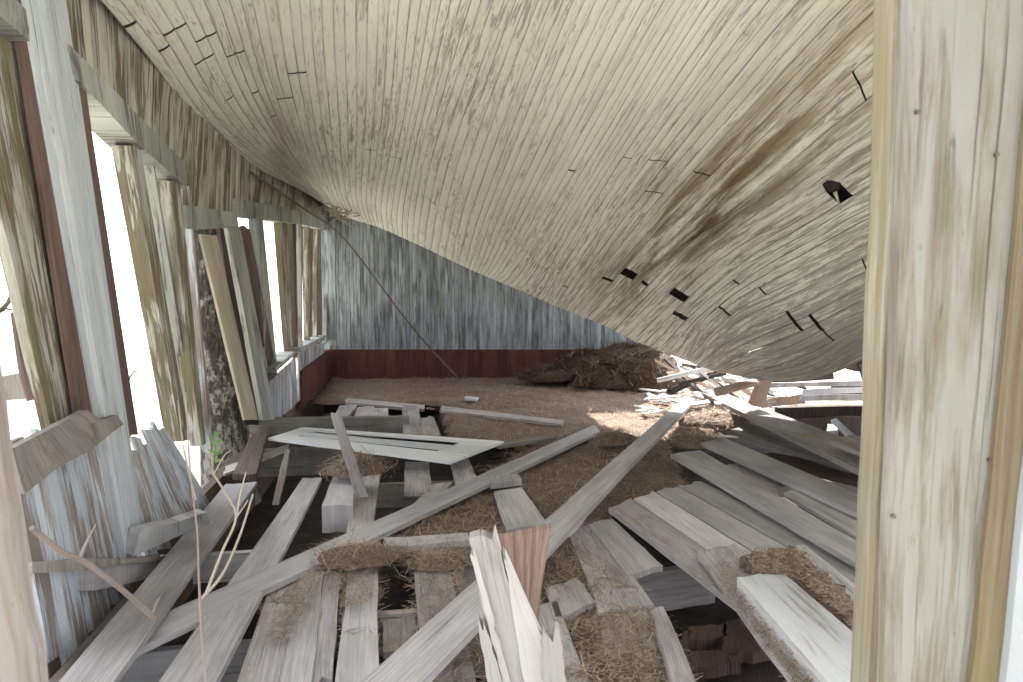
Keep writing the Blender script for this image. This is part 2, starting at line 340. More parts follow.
# ------------------------------------------------------------------ the sagging ceiling
def catmull(P, n):
    """P (k,3) -> n points evenly spaced along the curve"""
    P = np.asarray(P, float); E = np.vstack([2*P[0]-P[1], P, 2*P[-1]-P[-2]]); out = []
    for i in range(1, len(E)-2):
        p0, p1, p2, p3 = E[i-1], E[i], E[i+1], E[i+2]
        for t in np.linspace(0, 1, 16, endpoint=False):
            out.append(.5*((2*p1)+(-p0+p2)*t+(2*p0-5*p1+4*p2-p3)*t*t+(-p0+3*p1-3*p2+p3)*t**3))
    out.append(P[-1]); out = np.array(out)
    d = np.r_[0, np.cumsum(np.linalg.norm(np.diff(out, axis=0), axis=1))]; s = np.linspace(0, d[-1], n)
    return np.stack([np.interp(s, d, out[:, k]) for k in range(3)], 1), d[-1]
ROWS = [  # far -> near pixels along a board, far depth, near depth
 ([(331, 208), (300, 190), (250, 165), (200, 125), (150, 60), (100, 0)], 11.4, 3.55),
 ([(336, 211), (315, 192), (283, 153), (248, 98), (209, 0)], 10.2, 3.9),
 ([(345, 216), (331, 197), (315, 157), (297, 78), (287, 0)], 9.8, 3.95),
 ([(379, 226), (376, 200), (389, 117), (399, 0)], 9.7, 4.0),
 ([(418, 243), (420, 220), (432, 157), (475, 20)], 9.6, 4.05),
 ([(466, 264), (480, 215), (520, 110), (560, 10)], 9.4, 4.05),
 ([(503, 281), (519, 262), (600, 125), (672, 0)], 9.2, 4.0),
 ([(545, 296), (600, 205), (668, 104), (742, 0)], 8.9, 3.95),
 ([(588, 313), (660, 234), (770, 123), (875, 20)], 8.6, 3.95),
 ([(630, 333), (699, 266), (790, 203), (875, 145)], 8.2, 4.55),
 ([(662, 348), (694, 314), (754, 266), (814, 231), (875, 196)], 7.95, 4.9),
 ([(688, 358), (706, 336), (740, 306), (800, 276), (871, 239)], 7.7, 5.1),
 ([(718, 370), (745, 358), (793, 341), (871, 303)], 7.45, 5.35),
 ([(757, 379), (785, 376), (815, 367), (869, 338)], 7.2, 5.7),
 ([(785, 381), (810, 380), (840, 371), (880, 353)], 7.0, 5.9),
]
NS = 90
def row_points(row):
    px, dE, dN = row
    a = np.array(px, float); l = np.r_[0, np.cumsum(np.linalg.norm(np.diff(a, axis=0), axis=1))]; l /= l[-1]
    pts = [np.array(PY(u, v, 1/((1-t)/dE + t/dN))) for (u, v), t in zip(px, l)]
    d0 = pts[0]-pts[1]; d0 /= np.linalg.norm(d0); h = d0*np.array([1, 1, 0]); h /= np.linalg.norm(h)
    Z = np.array([0, 0, 1.0])
    curl = [pts[0]+h*.2+Z*(d0[2]*.05+.01), pts[0]+h*.42+Z*.10, pts[0]+h*.60+Z*.26, pts[0]+h*.72+Z*.5]
    d1 = pts[-1]-pts[-2]; d1 /= np.linalg.norm(d1)
    n1 = [pts[-1]+d1*np.array([1, 1, .7])*.9, pts[-1]+d1*np.array([2, 2, 1.1])*.9, pts[-1]+d1*np.array([3, 3, 1.3])*.9]
    return curl[::-1]+pts+n1
G = []; LEN = []
for r in ROWS:
    p, L = catmull(row_points(r), NS); G.append(p); LEN.append(L)
G = np.array(G)
NSTRIP = 92
near_off = np.array([0, .36, .72, 1.30, 1.75, 2.15, 2.7, 3.1, 3.65, 4.02, 4.25, 4.45, 4.72, 5.0, 5.2]); near_off = near_off/near_off[-1]*(len(ROWS)-1)
# dense grid across: cubic in the row number, warped so that strips have about the same width
def across(tt):
    """tt in 0..1 across the ceiling -> curve of NS points"""
    x = float(np.interp(tt*(len(ROWS)-1), near_off, np.arange(len(ROWS)))); i = min(int(x), len(ROWS)-2); f = x-i
    g = lambda k: G[k] if 0 <= k < len(ROWS) else (2*G[0]-G[1] if k < 0 else 2*G[-1]-G[-2])
    p0, p1, p2, p3 = g(i-1), g(i), g(i+1), g(i+2)
    return .5*((2*p1)+(-p0+p2)*f+(2*p0-5*p1+4*p2-p3)*f*f+(-p0+3*p1-3*p2+p3)*f**3)
EDGE = np.array([across(k/NSTRIP) for k in range(NSTRIP+1)])         # (NSTRIP+1, NS, 3)
nrm = np.cross(np.gradient(EDGE, axis=1), np.gradient(EDGE, axis=0)); nrm /= np.linalg.norm(nrm, axis=2, keepdims=True)+1e-9
nrm *= np.where(nrm[..., 2:] < 0, -1, 1)                              # upwards, away from the room
cu = np.stack([511.5+F*EDGE[..., 0]/((EDGE-np.array(CAM))@np.array(FWD)), 341-F*((EDGE-np.array(CAM))@np.array(UPV))/((EDGE-np.array(CAM))@np.array(FWD))], -1)
def where(u, v):
    d = np.hypot(cu[..., 0]-u, cu[..., 1]-v); d[:, :16] += 400; d[(EDGE[..., 1] < 2)] += 4000
    i, j = np.unravel_index(np.argmin(d), d.shape); return min(i, NSTRIP-1), int(j)
GAPS = {}
def gap(u, v, length, strips=1):
    i, j = where(u, v)
    for k in range(strips): GAPS.setdefault(min(i+k, NSTRIP-1), []).append((j, length))
for u, v, ln, st in [(600, 276, .05, 2), (622, 271, .13, 2), (645, 281, .05, 1), (672, 293, .12, 2), (677, 313, .07, 2), (720, 309, .03, 2), (785, 309, .035, 2),
                     (810, 318, .035, 2), (823, 331, .02, 2), (835, 187, .12, 2), (848, 68, .012, 2), (621, 158, .012, 1), (650, 163, .012, 2), (690, 170, .012, 2), (648, 191, .015, 2),
                     (130, 27, .03, 1), (162, 37, .024, 2), (190, 41, .024, 2), (160, 57, .024, 1), (191, 69, .024, 2), (225, 60, .02, 2), (286, 71, .024, 2), (228, 97, .02, 1),
                     (252, 96, .024, 1), (278, 100, .024, 2), (272, 116, .02, 1), (360, 148, .012, 2), (390, 155, .012, 2), (560, 290, .03, 1), (570, 173, .03, 1), (862, 262, .012, 2), (760, 290, .02, 1), (735, 282, .02, 1)]:
    gap(u, v, ln, st)
cb = MB(); rs = random.Random(3)
for i in range(NSTRIP):
    step = LEN[min(int(i/NSTRIP*len(ROWS)), len(ROWS)-1)]/(NS-1)
    cuts = [(0.0, 0.0)]
    for j, ln in sorted(GAPS.get(i, [])): cuts.append((j-ln/step/2, j+ln/step/2))
    cuts.append((NS-1.0, NS-1.0))
    loose = max(0, (i-58)/34)
    lift0 = rs.gauss(0, .0008+.004*loose); lift1 = rs.gauss(0, .0008+.004*loose); tl = rs.gauss(0, .0005+.0045*loose)
    for (a0, a1), (b0, b1) in zip(cuts[:-1], cuts[1:]):
        if b0-a1 < .2: continue
        js = np.unique(np.r_[a1, np.arange(math.ceil(a1+.01), math.floor(b0-.01)+1), b0]); idx = []
        for j in js:
            j0 = min(int(j), NS-2); f = j-j0
            e0 = EDGE[i, j0]*(1-f)+EDGE[i, j0+1]*f; e1 = EDGE[i+1, j0]*(1-f)+EDGE[i+1, j0+1]*f; n = nrm[i, j0]*(1-f)+nrm[i, j0+1]*f
            row = []; sag = lift0*(1-j/NS)+lift1*j/NS
            for c, up in ((0.0, .0035), (.07, .002), (.13, 0), (.5, -.0015), (.87, 0), (.93, .002), (1.0, .0035)):
                row.append(len(cb.v)); cb.v.append(e0*(1-c)+e1*c+n*(up+sag+tl*(c-.5)))
            idx.append(row)
        for q in range(len(js)-1):
            for c in range(6):
                cs = (0, .07, .13, .5, .87, .93, 1.0)
                cb.face([idx[q][c], idx[q][c+1], idx[q+1][c+1], idx[q+1][c]],
                        [(js[q]*step, i+cs[c]), (js[q]*step, i+cs[c+1]), (js[q+1]*step, i+cs[c+1]), (js[q+1]*step, i+cs[c])])
ceil = struct(cb.build('ceiling', M['ceiling']), 'sagging cream beadboard ceiling with peeling paint')
# roof above, unseen, added to block daylight; flap at right end shuts out sun
rb = MB(); cols = [-1]+[k for k in range(0, NSTRIP+1, 2)]+[NSTRIP+1, NSTRIP+2]; BRIGHT = []; js = list(range(0, NS, 4))
RI = {}
for a, k in enumerate(cols):
    for bq, j in enumerate(js):
        RI[a, bq] = len(rb.v); rb.v.append(EDGE[k, j]+np.array([0, 0, .30]) if 0 <= k <= NSTRIP else EDGE[0, j]+np.array([-.25, 0, -.12]) if k < 0 else EDGE[NSTRIP, j]*np.array([1, 1, 0])+np.array([.9, .25, .35] if k == NSTRIP+1 else [2.0, .5, -.56])+EDGE[NSTRIP, j]*np.array([0, 0, .6 if k == NSTRIP+1 else 0.0]))
    RI[a, -1] = len(rb.v); p = EDGE[min(max(k, 0), NSTRIP), 0]; rb.v.append(np.array([p[0]-.1, 12.3, max(2.75, p[2]+.3)]))
for a in range(len(cols)-1):
    for bq in range(-1 if cols[a] < 77 else 0 if cols[a] < NSTRIP else 4, len(js)-1):
        if any(abs(cols[a]+1-i0) <= 1 and abs(js[max(bq, 0)]+2-j0) <= 3 for i0, j0 in BRIGHT): continue
        rb.face([RI[a, bq], RI[a, bq+1], RI[a+1, bq+1], RI[a+1, bq]], [(bq*.5, a*.2), (bq*.5+.5, a*.2), (bq*.5+.5, a*.2+.2), (bq*.5, a*.2+.2)])
struct(rb.build('roof', M['dark']), 'dark roof sheathing above the ceiling, with a flap added at right to block sun')
# dark nest hanging in the hole of the ceiling
i, j = where(835, 187); hp = Vector(EDGE[i, j])
nb = MB(); nb.tube([hp+Vector((.0, 0, .06)), hp+Vector((0, 0, .02)), hp+Vector((.005, -.01, -.02)), hp+Vector((.01, -.01, -.035))], [.045, .06, .045, .01], 9)
nest = tag(nb.build('mud_nest', M['black']), 'black mud nest in the round hole of the ceiling', 'nest')
nb = MB(); nb.tube([hp+Vector((.01, -.01, -.03)), hp+Vector((.03, -.02, -.09)), hp+Vector((.05, -.02, -.15))], [.014, .008, .004], 5)
nb.build('dangling_strand', M['fibre'], nest)

# ------------------------------------------------------------------ walls
def boards(mb, px, n, off, thick=.02, nl=10, jag=(.01, .004), gapf=.03):
    """vertical boards filling a wall quad: bottom-left, bottom-right, top-right, top-left"""
    A, B, C, D = [PW(u, v, off) for u, v in px]
    for k in range(n):
        a, b = k/n+gapf/n, (k+1)/n-gapf/n; o = WN*random.gauss(0, .0025)
        mb.slab(A.lerp(B, a)+o, A.lerp(B, b)+o, D.lerp(C, b)+o, D.lerp(C, a)+o, thick, down=-WN, nl=nl, nc=1, jag0=jag[0], jag1=jag[1], wob=.0008)
    return mb
wt = MB()
boards(wt, [(-60, -45), (31, 36), (25, -95), (-110, -190)], 7, .0)
boards(wt, [(66, 54), (184, 172), (192, 98), (45, -110)], 22, .0)
boards(wt, [(185, 212), (239, 216), (241, 150), (190, 95)], 14, .0)
boards(wt, [(237, 204), (333, 220), (338, 196), (239, 148)], 30, .0)
upper = struct(wt.build('wall_left', M['wall_top']), 'beige flaked boards of the left wall above the windows')
lw = MB()
boards(lw, [(124, 575), (146, 545), (58, -60), (7, -95)], 7, .012, jag=(.03, .004))
struct(lw.build('wall_left_panel', M['white']), 'bright white beadboard pier between the two near openings')
lw = MB()
boards(lw, [(50, 672), (138, 580), (98, 408), (12, 452)], 8, -.004, jag=(.05, .05))
boards(lw, [(146, 560), (214, 510), (163, 424), (122, 452)], 7, .004, jag=(.06, .07))
boards(lw, [(272, 425), (298, 402), (296, 357), (272, 380)], 6, .0)
boards(lw, [(298, 402), (322, 381), (325, 342), (299, 352)], 7, .0)
struct(lw.build('wall_left_apron', M['white_worn']), 'flaking white boards of the left wall below the windows')
sk = MB().slab(*[Vector((WX+WK*y-.06, y, z)) for y, z in ((1.2, -.6), (12.2, -.6), (12.2, .02), (1.2, .02))], .06, down=-WN, nl=2, nc=2)
struct(sk.build('light_block_left', M['brown']))  # unseen skirt added to keep side light out of the crawl space
# headers and casings
def trim(name, px, off, thick, mat, **k): return struct(wallbit(px, off, thick, **k).build(name, M[mat]))
trim('trim_1', [(-70, -45), (30, 40), (26, 10), (-60, -80)], .025, .15, 'header')
trim('trim_2', [(78, 80), (144, 149), (140, 117), (70, 46)], .025, .16, 'header')
trim('trim_3', [(142, 147), (187, 189), (184, 162), (140, 117)], .02, .16, 'header')
trim('trim_4', [(187, 228), (239, 229), (237, 213), (187, 205)], .025, .14, 'header')
trim('trim_5', [(236, 216), (300, 224), (300, 211), (236, 198)], .03, .12, 'header')
trim('trim_6', [(300, 224), (330, 231), (330, 217), (300, 211)], .03, .12, 'header')
# near openings: studs and casings standing in the wall
def stud(name, label, px, off, thick, mat, side=True, **k):
    return tag(wallbit(px, off, thick, side=side, **k).build(name, M[mat]), label, 'wall stud')
stud('window_casing', 'wide mossy yellowed board standing in the first opening at far left', [(44, 445), (84, 432), (20, 20), (-66, -20)], -.05, .04, 'mossy')
stud('wall_stud', 'thin red-brown stud edge left of the white beadboard pier', [(84, 440), (106, 428), (42, 30), (20, 24)], -.002, .03, 'stud_brown', side=False)
stud('wall_stud', 'dark red-brown stud edge right of the white beadboard pier', [(122, 440), (138, 434), (86, 92), (74, 82)], .010, .03, 'stud_brown', side=False)
stud('wall_stud', 'mossy grooved double stud right of the tall bright opening', [(166, 442), (190, 440), (140, 143), (111, 146)], .0, .09, 'mossy')
stud('wall_stud', 'grey stud edge beside the mossy double stud', [(188, 440), (202, 440), (152, 152), (139, 144)], -.03, .09, 'header')
stud('wall_stud', 'mossy white stud just left of the tree trunk', [(190, 446), (206, 444), (180, 183), (157, 180)], .01, .07, 'mossy')
stud('wall_stud', 'bluish white narrow stud edge touching the tree trunk', [(203, 452), (213, 450), (190, 188), (180, 186)], .015, .10, 'white_worn')
stud('leaning_stud', 'pale bare stud leaning against the tree trunk', [(245, 420), (258, 420), (217, 236), (201, 234)], .06, .02, 'pale_stud', side=False)
stud('leaning_stud', 'grey white board leaning right of the pale bare stud', [(259, 420), (276, 420), (240, 226), (223, 226)], .04, .04, 'header')
stud('leaning_stud', 'thin brown board leaning left of the first far window', [(272, 420), (286, 418), (250, 230), (240, 226)], -.02, .04, 'brown')
stud('gap_filler', 'dark filler added behind the gap between the two leaning studs', [(243, 425), (268, 425), (238, 228), (216, 228)], -.12, .03, 'dark')  # dark filler added to close the bright gap between the leaning studs
# far windows
def window(n, px, bars, sill, label):
    A, B, C, D = px
    o = struct(wallbit([sill[0], sill[1], (sill[1][0]+1, sill[1][1]-5), (sill[0][0]-1, sill[0][1]-5)], .05, .16).build('window_%d' % n, M['header']), label)
    for nm, q, mt, off in bars: wallbit(q, off, .06, side=True).build(nm, M[mt], o)
window(1, [(0, 0)]*4, [('mullion', [(260, 375), (277, 362), (263, 220), (248, 217)], 'header', -.02),
                       ('mullion', [(284, 360), (293, 352), (287, 222), (273, 220)], 'mossy', -.03),
                       ('side_post', [(292, 358), (298, 352), (296, 222), (287, 221)], 'brown', .0)],
       [(275, 373), (293, 357)], 'first far window, pale boards leaning across it')
window(2, [(0, 0)]*4, [('side_post', [(297, 362), (303, 356), (302, 222), (295, 221)], 'header', .02),
                       ('mullion', [(304, 352), (310, 349), (310, 226), (303, 225)], 'mossy', -.04),
                       ('mullion', [(312, 349), (318, 345), (320, 228), (313, 227)], 'mossy', -.04),
                       ('side_post', [(322, 344), (328, 340), (331, 229), (324, 228)], 'header', .02)],
       [(300, 353), (325, 340)], 'second far window beside the back wall')
# back wall
YB = 12.0; bw = MB(); n = 100; x0, x1 = PY(322, 300, YB).x, 2.45
for k in range(n):
    a = x0+(x1-x0)*k/n; b = x0+(x1-x0)*(k+1)/n-.0025; y = YB+random.gauss(0, .003)
    zb = .40; bw.slab(Vector((a, y, zb)), Vector((b, y, zb)), Vector((b, y, 2.95)), Vector((a, y, 2.95)), .02, down=Vector((0, 1, 0)), nl=6, nc=1, jag0=.004, wob=.0006)
struct(bw.build('wall_back', M['back']), 'grey blue beadboard back wall')
bw = MB().slab(Vector((x0-.3, YB+.03, -.6)), Vector((2.45, YB+.03, -.6)), Vector((2.45, YB+.03, 3.5)), Vector((x0-.3, YB+.03, 3.5)), .03, down=Vector((0, 1, 0)), nl=2, nc=2, wob=0)
struct(bw.build('wall_back_blocker', M['dark']))  # unseen sheet added behind the boards to stop light leaks, raised against the sun
bw = MB(); n = 24
for k in range(n):
    a = x0+(x1-x0)*k/n; b = x0+(x1-x0)*(k+1)/n-.002; y = YB-.012+random.gauss(0, .002)
    bw.slab(Vector((a, y, -.1)), Vector((b, y, -.1)), Vector((b, y, .435)), Vector((a, y, .435)), .02, down=Vector((0, 1, 0)), nl=3, nc=1, wob=.0006)
struct(bw.build('trim_7', M['red']), 'dark red wainscot along the foot of the back wall')
rw = MB(); rw.slab(*[Vector((WX+WK*y+.03, y, z)) for y, z in ((9.3, -.05), (11.98, -.05), (11.98, .42), (9.3, .42))], .02, down=-WN, nl=5, nc=3)
struct(rw.build('baseboard_left', M['red']), 'dark red board at the foot of the left wall near the corner')

# ------------------------------------------------------------------ ground, crawl space, floor litter
g = MB().slab(Vector((-60, -30, -.56)), Vector((60, -30, -.56)), Vector((60, 90, -.56)), Vector((-60, 90, -.56)), .2, nl=20, nc=20, wob=0)
struct(g.build('ground', M['grass']), 'pale bright grass outside the building')
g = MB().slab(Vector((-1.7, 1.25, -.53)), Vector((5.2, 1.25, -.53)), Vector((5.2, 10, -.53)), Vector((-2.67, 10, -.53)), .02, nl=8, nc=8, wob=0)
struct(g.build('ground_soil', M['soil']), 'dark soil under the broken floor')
g = MB().slab(Vector((-1.6, 1.2, -.56)), Vector((3.6, 1.2, -.56)), Vector((3.6, 1.2, -.02)), Vector((-1.6, 1.2, -.02)), .08, nl=2, nc=2, wob=0, down=Vector((0, 1, 0)))
struct(g.build('light_block_front', M['brown']))  # unseen upright added to stop front light entering the crawl space
g = MB().slab(Vector((-1.65, 1.22, -.01)), Vector((3.3, 1.22, -.01)), Vector((3.3, 2.45, -.01)), Vector((-1.75, 2.45, -.01)), .03, nl=4, nc=4, wob=0)
struct(g.build('light_block_deck', M['grey']))  # unseen deck added out of frame so the floor holes stay dark
def inpoly(x, y, P):
    r = False; j = len(P)-1
    for i in range(len(P)):
        if (P[i][1] > y) != (P[j][1] > y) and x < (P[j][0]-P[i][0])*(y-P[i][1])/(P[j][1]-P[i][1])+P[i][0]: r = not r
        j = i
    return r
LITTER = [(300, 372), (318, 398), (345, 402), (440, 404), (446, 436), (520, 444), (496, 468), (482, 474), (440, 500), (400, 520), (330, 540), (268, 590), (266, 615), (330, 600), (345, 650), (374, 645),
          (377, 565), (383, 548), (410, 546), (418, 610), (412, 690), (470, 700), (480, 640), (560, 700), (695, 700), (655, 620), (640, 600), (605, 560), (600, 520), (612, 500), (690, 485), (668, 452), (668, 434), (735, 426), (800, 416), (900, 414), (900, 408), (760, 390), (700, 360)]
from mathutils import noise as mn
def height(x, y):
    v = Vector((x, y, 0)); return .035*mn.fractal(v*1.3, 1.0, 2.0, 4)+.02*mn.noise(v*6)-.01
fb = MB(); RES = .055; xs = np.arange(-2.95, 4.5, RES); ys = np.arange(2.5, 12.05, RES); keep = {}
def ok(x, y):
    if x < WX+WK*y+.03: return False
    if y > 9.6: return x < 3.4
    u, v = pix(Vector((x, y, 0))); jit = 7*mn.noise(Vector((x*5, y*5, 3)))
    return inpoly(u+jit, v+jit*.7, LITTER)
mask = np.array([[ok(x, y) for y in ys] for x in xs])
vi = {}
def vert(i, j):
    if (i, j) not in vi:
        x, y = xs[i]+random.uniform(-.01, .01), ys[j]+random.uniform(-.01, .01)
        nb_ = all(0 <= a < len(xs) and 0 <= b < len(ys) and mask[a, b] for a in (i-1, i) for b in (j-1, j))
        z = height(x, y) if nb_ else height(x, y)-.05
        vi[i, j] = len(fb.v); fb.v.append(Vector((x, y, z)))
    return vi[i, j]
for i in range(len(xs)-1):
    for j in range(len(ys)-1):
        if mask[i, j]:
            fb.face([vert(i, j), vert(i+1, j), vert(i+1, j+1), vert(i, j+1)], [(xs[i], ys[j])]*4, True)
floor = struct(fb.build('floor', M['debris']), 'floor covered in brown pine straw litter')

def strands(name, spots, mat, label, cat, parent=None, w=.0017, ln=(.06, .2), up=.35, lift=.012):
    mb = MB()
    for p in spots:
        a = random.uniform(0, math.tau); e = random.gauss(0, up)*.5+.08
        d = Vector((math.cos(a), math.sin(a), e)).normalized(); L = random.uniform(*ln); s = d.cross(Vector((0, 0, 1))).normalized()*w*random.uniform(.6, 1.3)
        b = Vector((random.gauss(0, .15), random.gauss(0, .15), random.gauss(0, .15)))*L; c = random.random(); p = p+Vector((0, 0, lift*random.random()))
        q = [p-d*L/2, p+b*.6, p+d*L/2]; k = len(mb.v)
        for t in q: mb.v += [t-s, t+s]
        for h in (0, 1): mb.face([k+2*h, k+2*h+1, k+2*h+3, k+2*h+2], [(c, 0)]*4)
    o = mb.build(name, M[mat], parent)
    o['kind'] = 'stuff'
    if label: tag(o, label, cat)
    return o
sp_ = []
cells = [(xs[i], ys[j]) for i in range(len(xs)) for j in range(len(ys)) if mask[i, j]]
wts = np.array([1/(y*y)**.75 for x, y in cells]); wts /= wts.sum()
for c in rng.choice(len(cells), 24000, p=wts):
    x, y = cells[c]; x += random.uniform(-.04, .04); y += random.uniform(-.04, .04); sp_.append(Vector((x, y, height(x, y)+.004)))
strands('pine_straw', sp_, 'straw', 'loose brown pine straw strewn over the whole floor', 'straw')

# ------------------------------------------------------------------ joists under the floor
def joist(label, px, z, hgt=.18, width=.06, mat='grey_dim', name='floor_joist'):
    """px: left top, right top of the face towards us; z: height of its top"""
    A, B = PZ(*px[0], z), PZ(*px[1], z); d = (B-A).normalized(); bk = Vector((-d.y, d.x, 0))*width
    o = MB().slab(A, B, B+bk, A+bk, hgt, down=Vector((0, 0, -1)), nl=1, nc=12, jag0=.004, wob=.003)
    # grain runs along the joist: swap uv
    o.uv = [[(b, a) for a, b in f] for f in o.uv]
    return tag(o.build(name, M[mat]), label, 'joist')
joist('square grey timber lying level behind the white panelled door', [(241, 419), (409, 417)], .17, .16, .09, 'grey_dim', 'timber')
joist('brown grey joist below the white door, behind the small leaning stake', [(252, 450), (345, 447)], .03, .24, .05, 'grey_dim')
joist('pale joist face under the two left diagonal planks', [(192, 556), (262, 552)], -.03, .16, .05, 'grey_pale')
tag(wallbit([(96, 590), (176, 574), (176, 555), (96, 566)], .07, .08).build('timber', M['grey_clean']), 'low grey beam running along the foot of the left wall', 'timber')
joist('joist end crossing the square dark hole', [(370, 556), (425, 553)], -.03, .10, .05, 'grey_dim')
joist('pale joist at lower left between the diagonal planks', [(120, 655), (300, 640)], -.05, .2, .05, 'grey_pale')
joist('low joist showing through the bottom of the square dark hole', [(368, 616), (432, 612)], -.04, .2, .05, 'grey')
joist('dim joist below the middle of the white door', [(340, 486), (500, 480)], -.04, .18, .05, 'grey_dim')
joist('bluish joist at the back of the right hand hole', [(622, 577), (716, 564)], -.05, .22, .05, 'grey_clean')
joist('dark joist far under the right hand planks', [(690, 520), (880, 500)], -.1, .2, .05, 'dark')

# ------------------------------------------------------------------ floor planks still in place
FP = 'floor_plank'
plank(FP, 'grey floor plank partly under straw, left of the cracked plank at bottom left', [(236, 684), (281, 684), (310, 560), (277, 565)], .015, near=.15, jag=(.01, .05), cat='floor plank')
plank(FP, 'cracked grey floor plank with a dark oval knot at the bottom', [(281, 684), (312, 684), (324, 570), (302, 572)], .03, .04, 'grey_clean', near=.15, cat='floor plank')
plank(FP, 'narrow split floor plank with a rotted lower end beside the knotted plank', [(311, 680), (332, 680), (341, 570), (325, 570)], .025, .04, 'grey', jag=(.05, .02), cat='floor plank')
plank(FP, 'wide pale floor plank left of the square dark hole', [(334, 690), (379, 690), (377, 545), (351, 550)], .02, .03, 'grey_pale', near=.1, cat='floor plank')
plank(FP, 'grey floor plank right of the square dark hole, under straw', [(424, 690), (478, 690), (443, 540), (412, 545)], .012, .03, 'grey', near=.1, cat='floor plank')
plank(FP, 'narrow floor plank end in the gap left of the broken white post', [(470, 640), (500, 640), (468, 545), (447, 547)], .006, .03, 'grey_dim', cat='floor plank')
plank(FP, 'broken jagged floor plank stub inside the square dark hole', [(383, 652), (418, 652), (415, 612), (383, 618)], -.05, .03, 'grey', jag=(.01, .05), cat='floor plank')
plank(FP, 'grey floor plank running up to the straw nest below the white door', [(345, 540), (372, 530), (382, 462), (357, 466)], .03, .04, 'grey', cat='floor plank')
plank(FP, 'short tilted floor plank beside a dark slot in the middle', [(507, 529), (548, 524), (521, 487), (494, 491)], (.05, .035), .03, 'grey_clean', cat='floor plank')
plank(FP, 'small pale plank end just above the tilted plank in the middle', [(490, 484), (522, 480), (518, 473), (489, 476)], .06, .04, 'grey_clean', cat='floor plank')
plank(FP, 'wide bare floor plank left of the short plank at the hole, centre right', [(600, 612), (655, 606), (596, 522), (568, 530)], .02, .03, 'grey', jag=(.03, .03), cat='floor plank')
plank(FP, 'short floor plank ending above the right hand hole', [(626, 574), (663, 566), (612, 518), (588, 524)], .028, .03, 'grey_clean', cat='floor plank')
plank(FP, 'small square cut floor plank beside the upright red board', [(556, 618), (596, 602), (578, 578), (546, 588)], .02, .03, 'grey', cat='floor plank')
plank(FP, 'narrow floor plank running out below the broken white post', [(556, 690), (592, 690), (556, 600), (536, 606)], .02, .03, 'grey', near=.1, cat='floor plank')
plank(FP, 'straw covered floor plank at bottom right of the broken post', [(610, 690), (690, 690), (640, 600), (598, 606)], .0, .03, 'grey', near=.1, cat='floor plank')
plank(FP, 'floor plank stub under the left end of the white door', [(404, 492), (432, 492), (429, 462), (405, 462)], .02, .03, 'grey', cat='floor plank')
plank(FP, 'floor plank stub under the right end of the white door', [(456, 484), (478, 480), (468, 458), (450, 460)], .02, .03, 'grey', cat='floor plank')
plank(FP, 'straw dusted floor plank above the long diagonal plank', [(405, 512), (440, 500), (452, 482), (433, 484)], .02, .03, 'grey', cat='floor plank')
plank(FP, 'upright running plank touching the back edge of the white door', [(403, 434), (422, 434), (419, 405), (402, 405)], .10, .03, 'grey', cat='floor plank')
plank(FP, 'short notched plank right of the one touching the white door', [(420, 436), (441, 436), (433, 416), (419, 418)], .09, .03, 'grey', jag=(.0, .06), cat='floor plank')
# small plank ends at the back left
for k, (q, lb) in enumerate([([(333, 417), (347, 417), (357, 405), (340, 405)], 'leftmost small plank end behind the level timber'),
                             ([(354, 417), (374, 417), (374, 406), (358, 407)], 'thick middle plank end behind the level timber'),
                             ([(372, 417), (388, 417), (388, 408), (374, 408)], 'right small plank end behind the level timber')]):
    plank('plank_end', lb, q, .08, .07, 'grey', cat='plank')

# ------------------------------------------------------------------ platform of planks on the right
def vp(u0, v0, L, V=(312, 281)):
    return (u0+(u0-V[0])*L, v0+(v0-V[1])*L)
RP = [(607, 507), (632, 499), (654, 491), (678, 486), (702, 481)]
for k, (lb, L0) in enumerate([('leftmost grey plank of the tilted platform over the right hand hole', .50), ('second plank from the left of the tilted platform at right', .56),
                              ('third plank from the left of the tilted platform at right', .60), ('rightmost wide plank of the tilted platform at right', .62)]):
    a, b = RP[k], RP[k+1]; g = 1.0
    plank('platform_plank', lb, [vp(a[0]+g, a[1], L0), vp(b[0]-g, b[1], L0), (b[0]-g, b[1]), (a[0]+g, a[1])], (.10, .08), .03, 'grey_clean' if k else 'grey', jag=(.02, .03), cat='plank', group='planks of the tilted platform')
plank('plank', 'grey plank under the white flaked board at lower right, straw along its edge', [(812, 706), (872, 690), (736, 544), (697, 551)], (.17, .15), .035, 'grey', jag=(.05, .02))
plank('plank', 'thick white flaked board slanting out at lower right', [(838, 694), (880, 655), (783, 573), (737, 577)], (.245, .235), .08, 'white_lap', jag=(.04, .02))
plank('plank', 'narrow white flaked board beside the door jamb at lower right', [(872, 622), (884, 608), (806, 546), (793, 545)], (.20, .20), .045, 'white_lap', jag=(.01, .02))
plank('plank', 'long grey plank slanting right above the platform, lower of a pair', [(872, 572), (872, 550), (700, 450), (670, 454)], (.16, .13), .03, 'grey_clean')
plank('plank', 'long grey plank slanting right above the platform, upper of a pair', [(872, 520), (872, 500), (722, 437), (693, 439)], (.20, .15), .03, 'grey_clean')
plank('plank', 'short grey plank half hidden between the pair of long slanting planks', [(872, 545), (872, 521), (800, 488), (783, 492)], .15, .03, 'grey_clean')
plank('plank', 'short thick plank stub lying under the upper long slanting plank', [(762, 494), (796, 483), (744, 462), (722, 466)], .10, .05, 'grey')
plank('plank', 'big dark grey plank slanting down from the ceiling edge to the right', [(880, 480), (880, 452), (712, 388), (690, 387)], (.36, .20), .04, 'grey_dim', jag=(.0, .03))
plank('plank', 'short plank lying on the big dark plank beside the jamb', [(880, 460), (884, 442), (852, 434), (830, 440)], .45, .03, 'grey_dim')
plank('plank', 'low dim plank under the big dark plank', [(850, 468), (862, 452), (752, 424), (730, 430)], .14, .04, 'grey_dim')
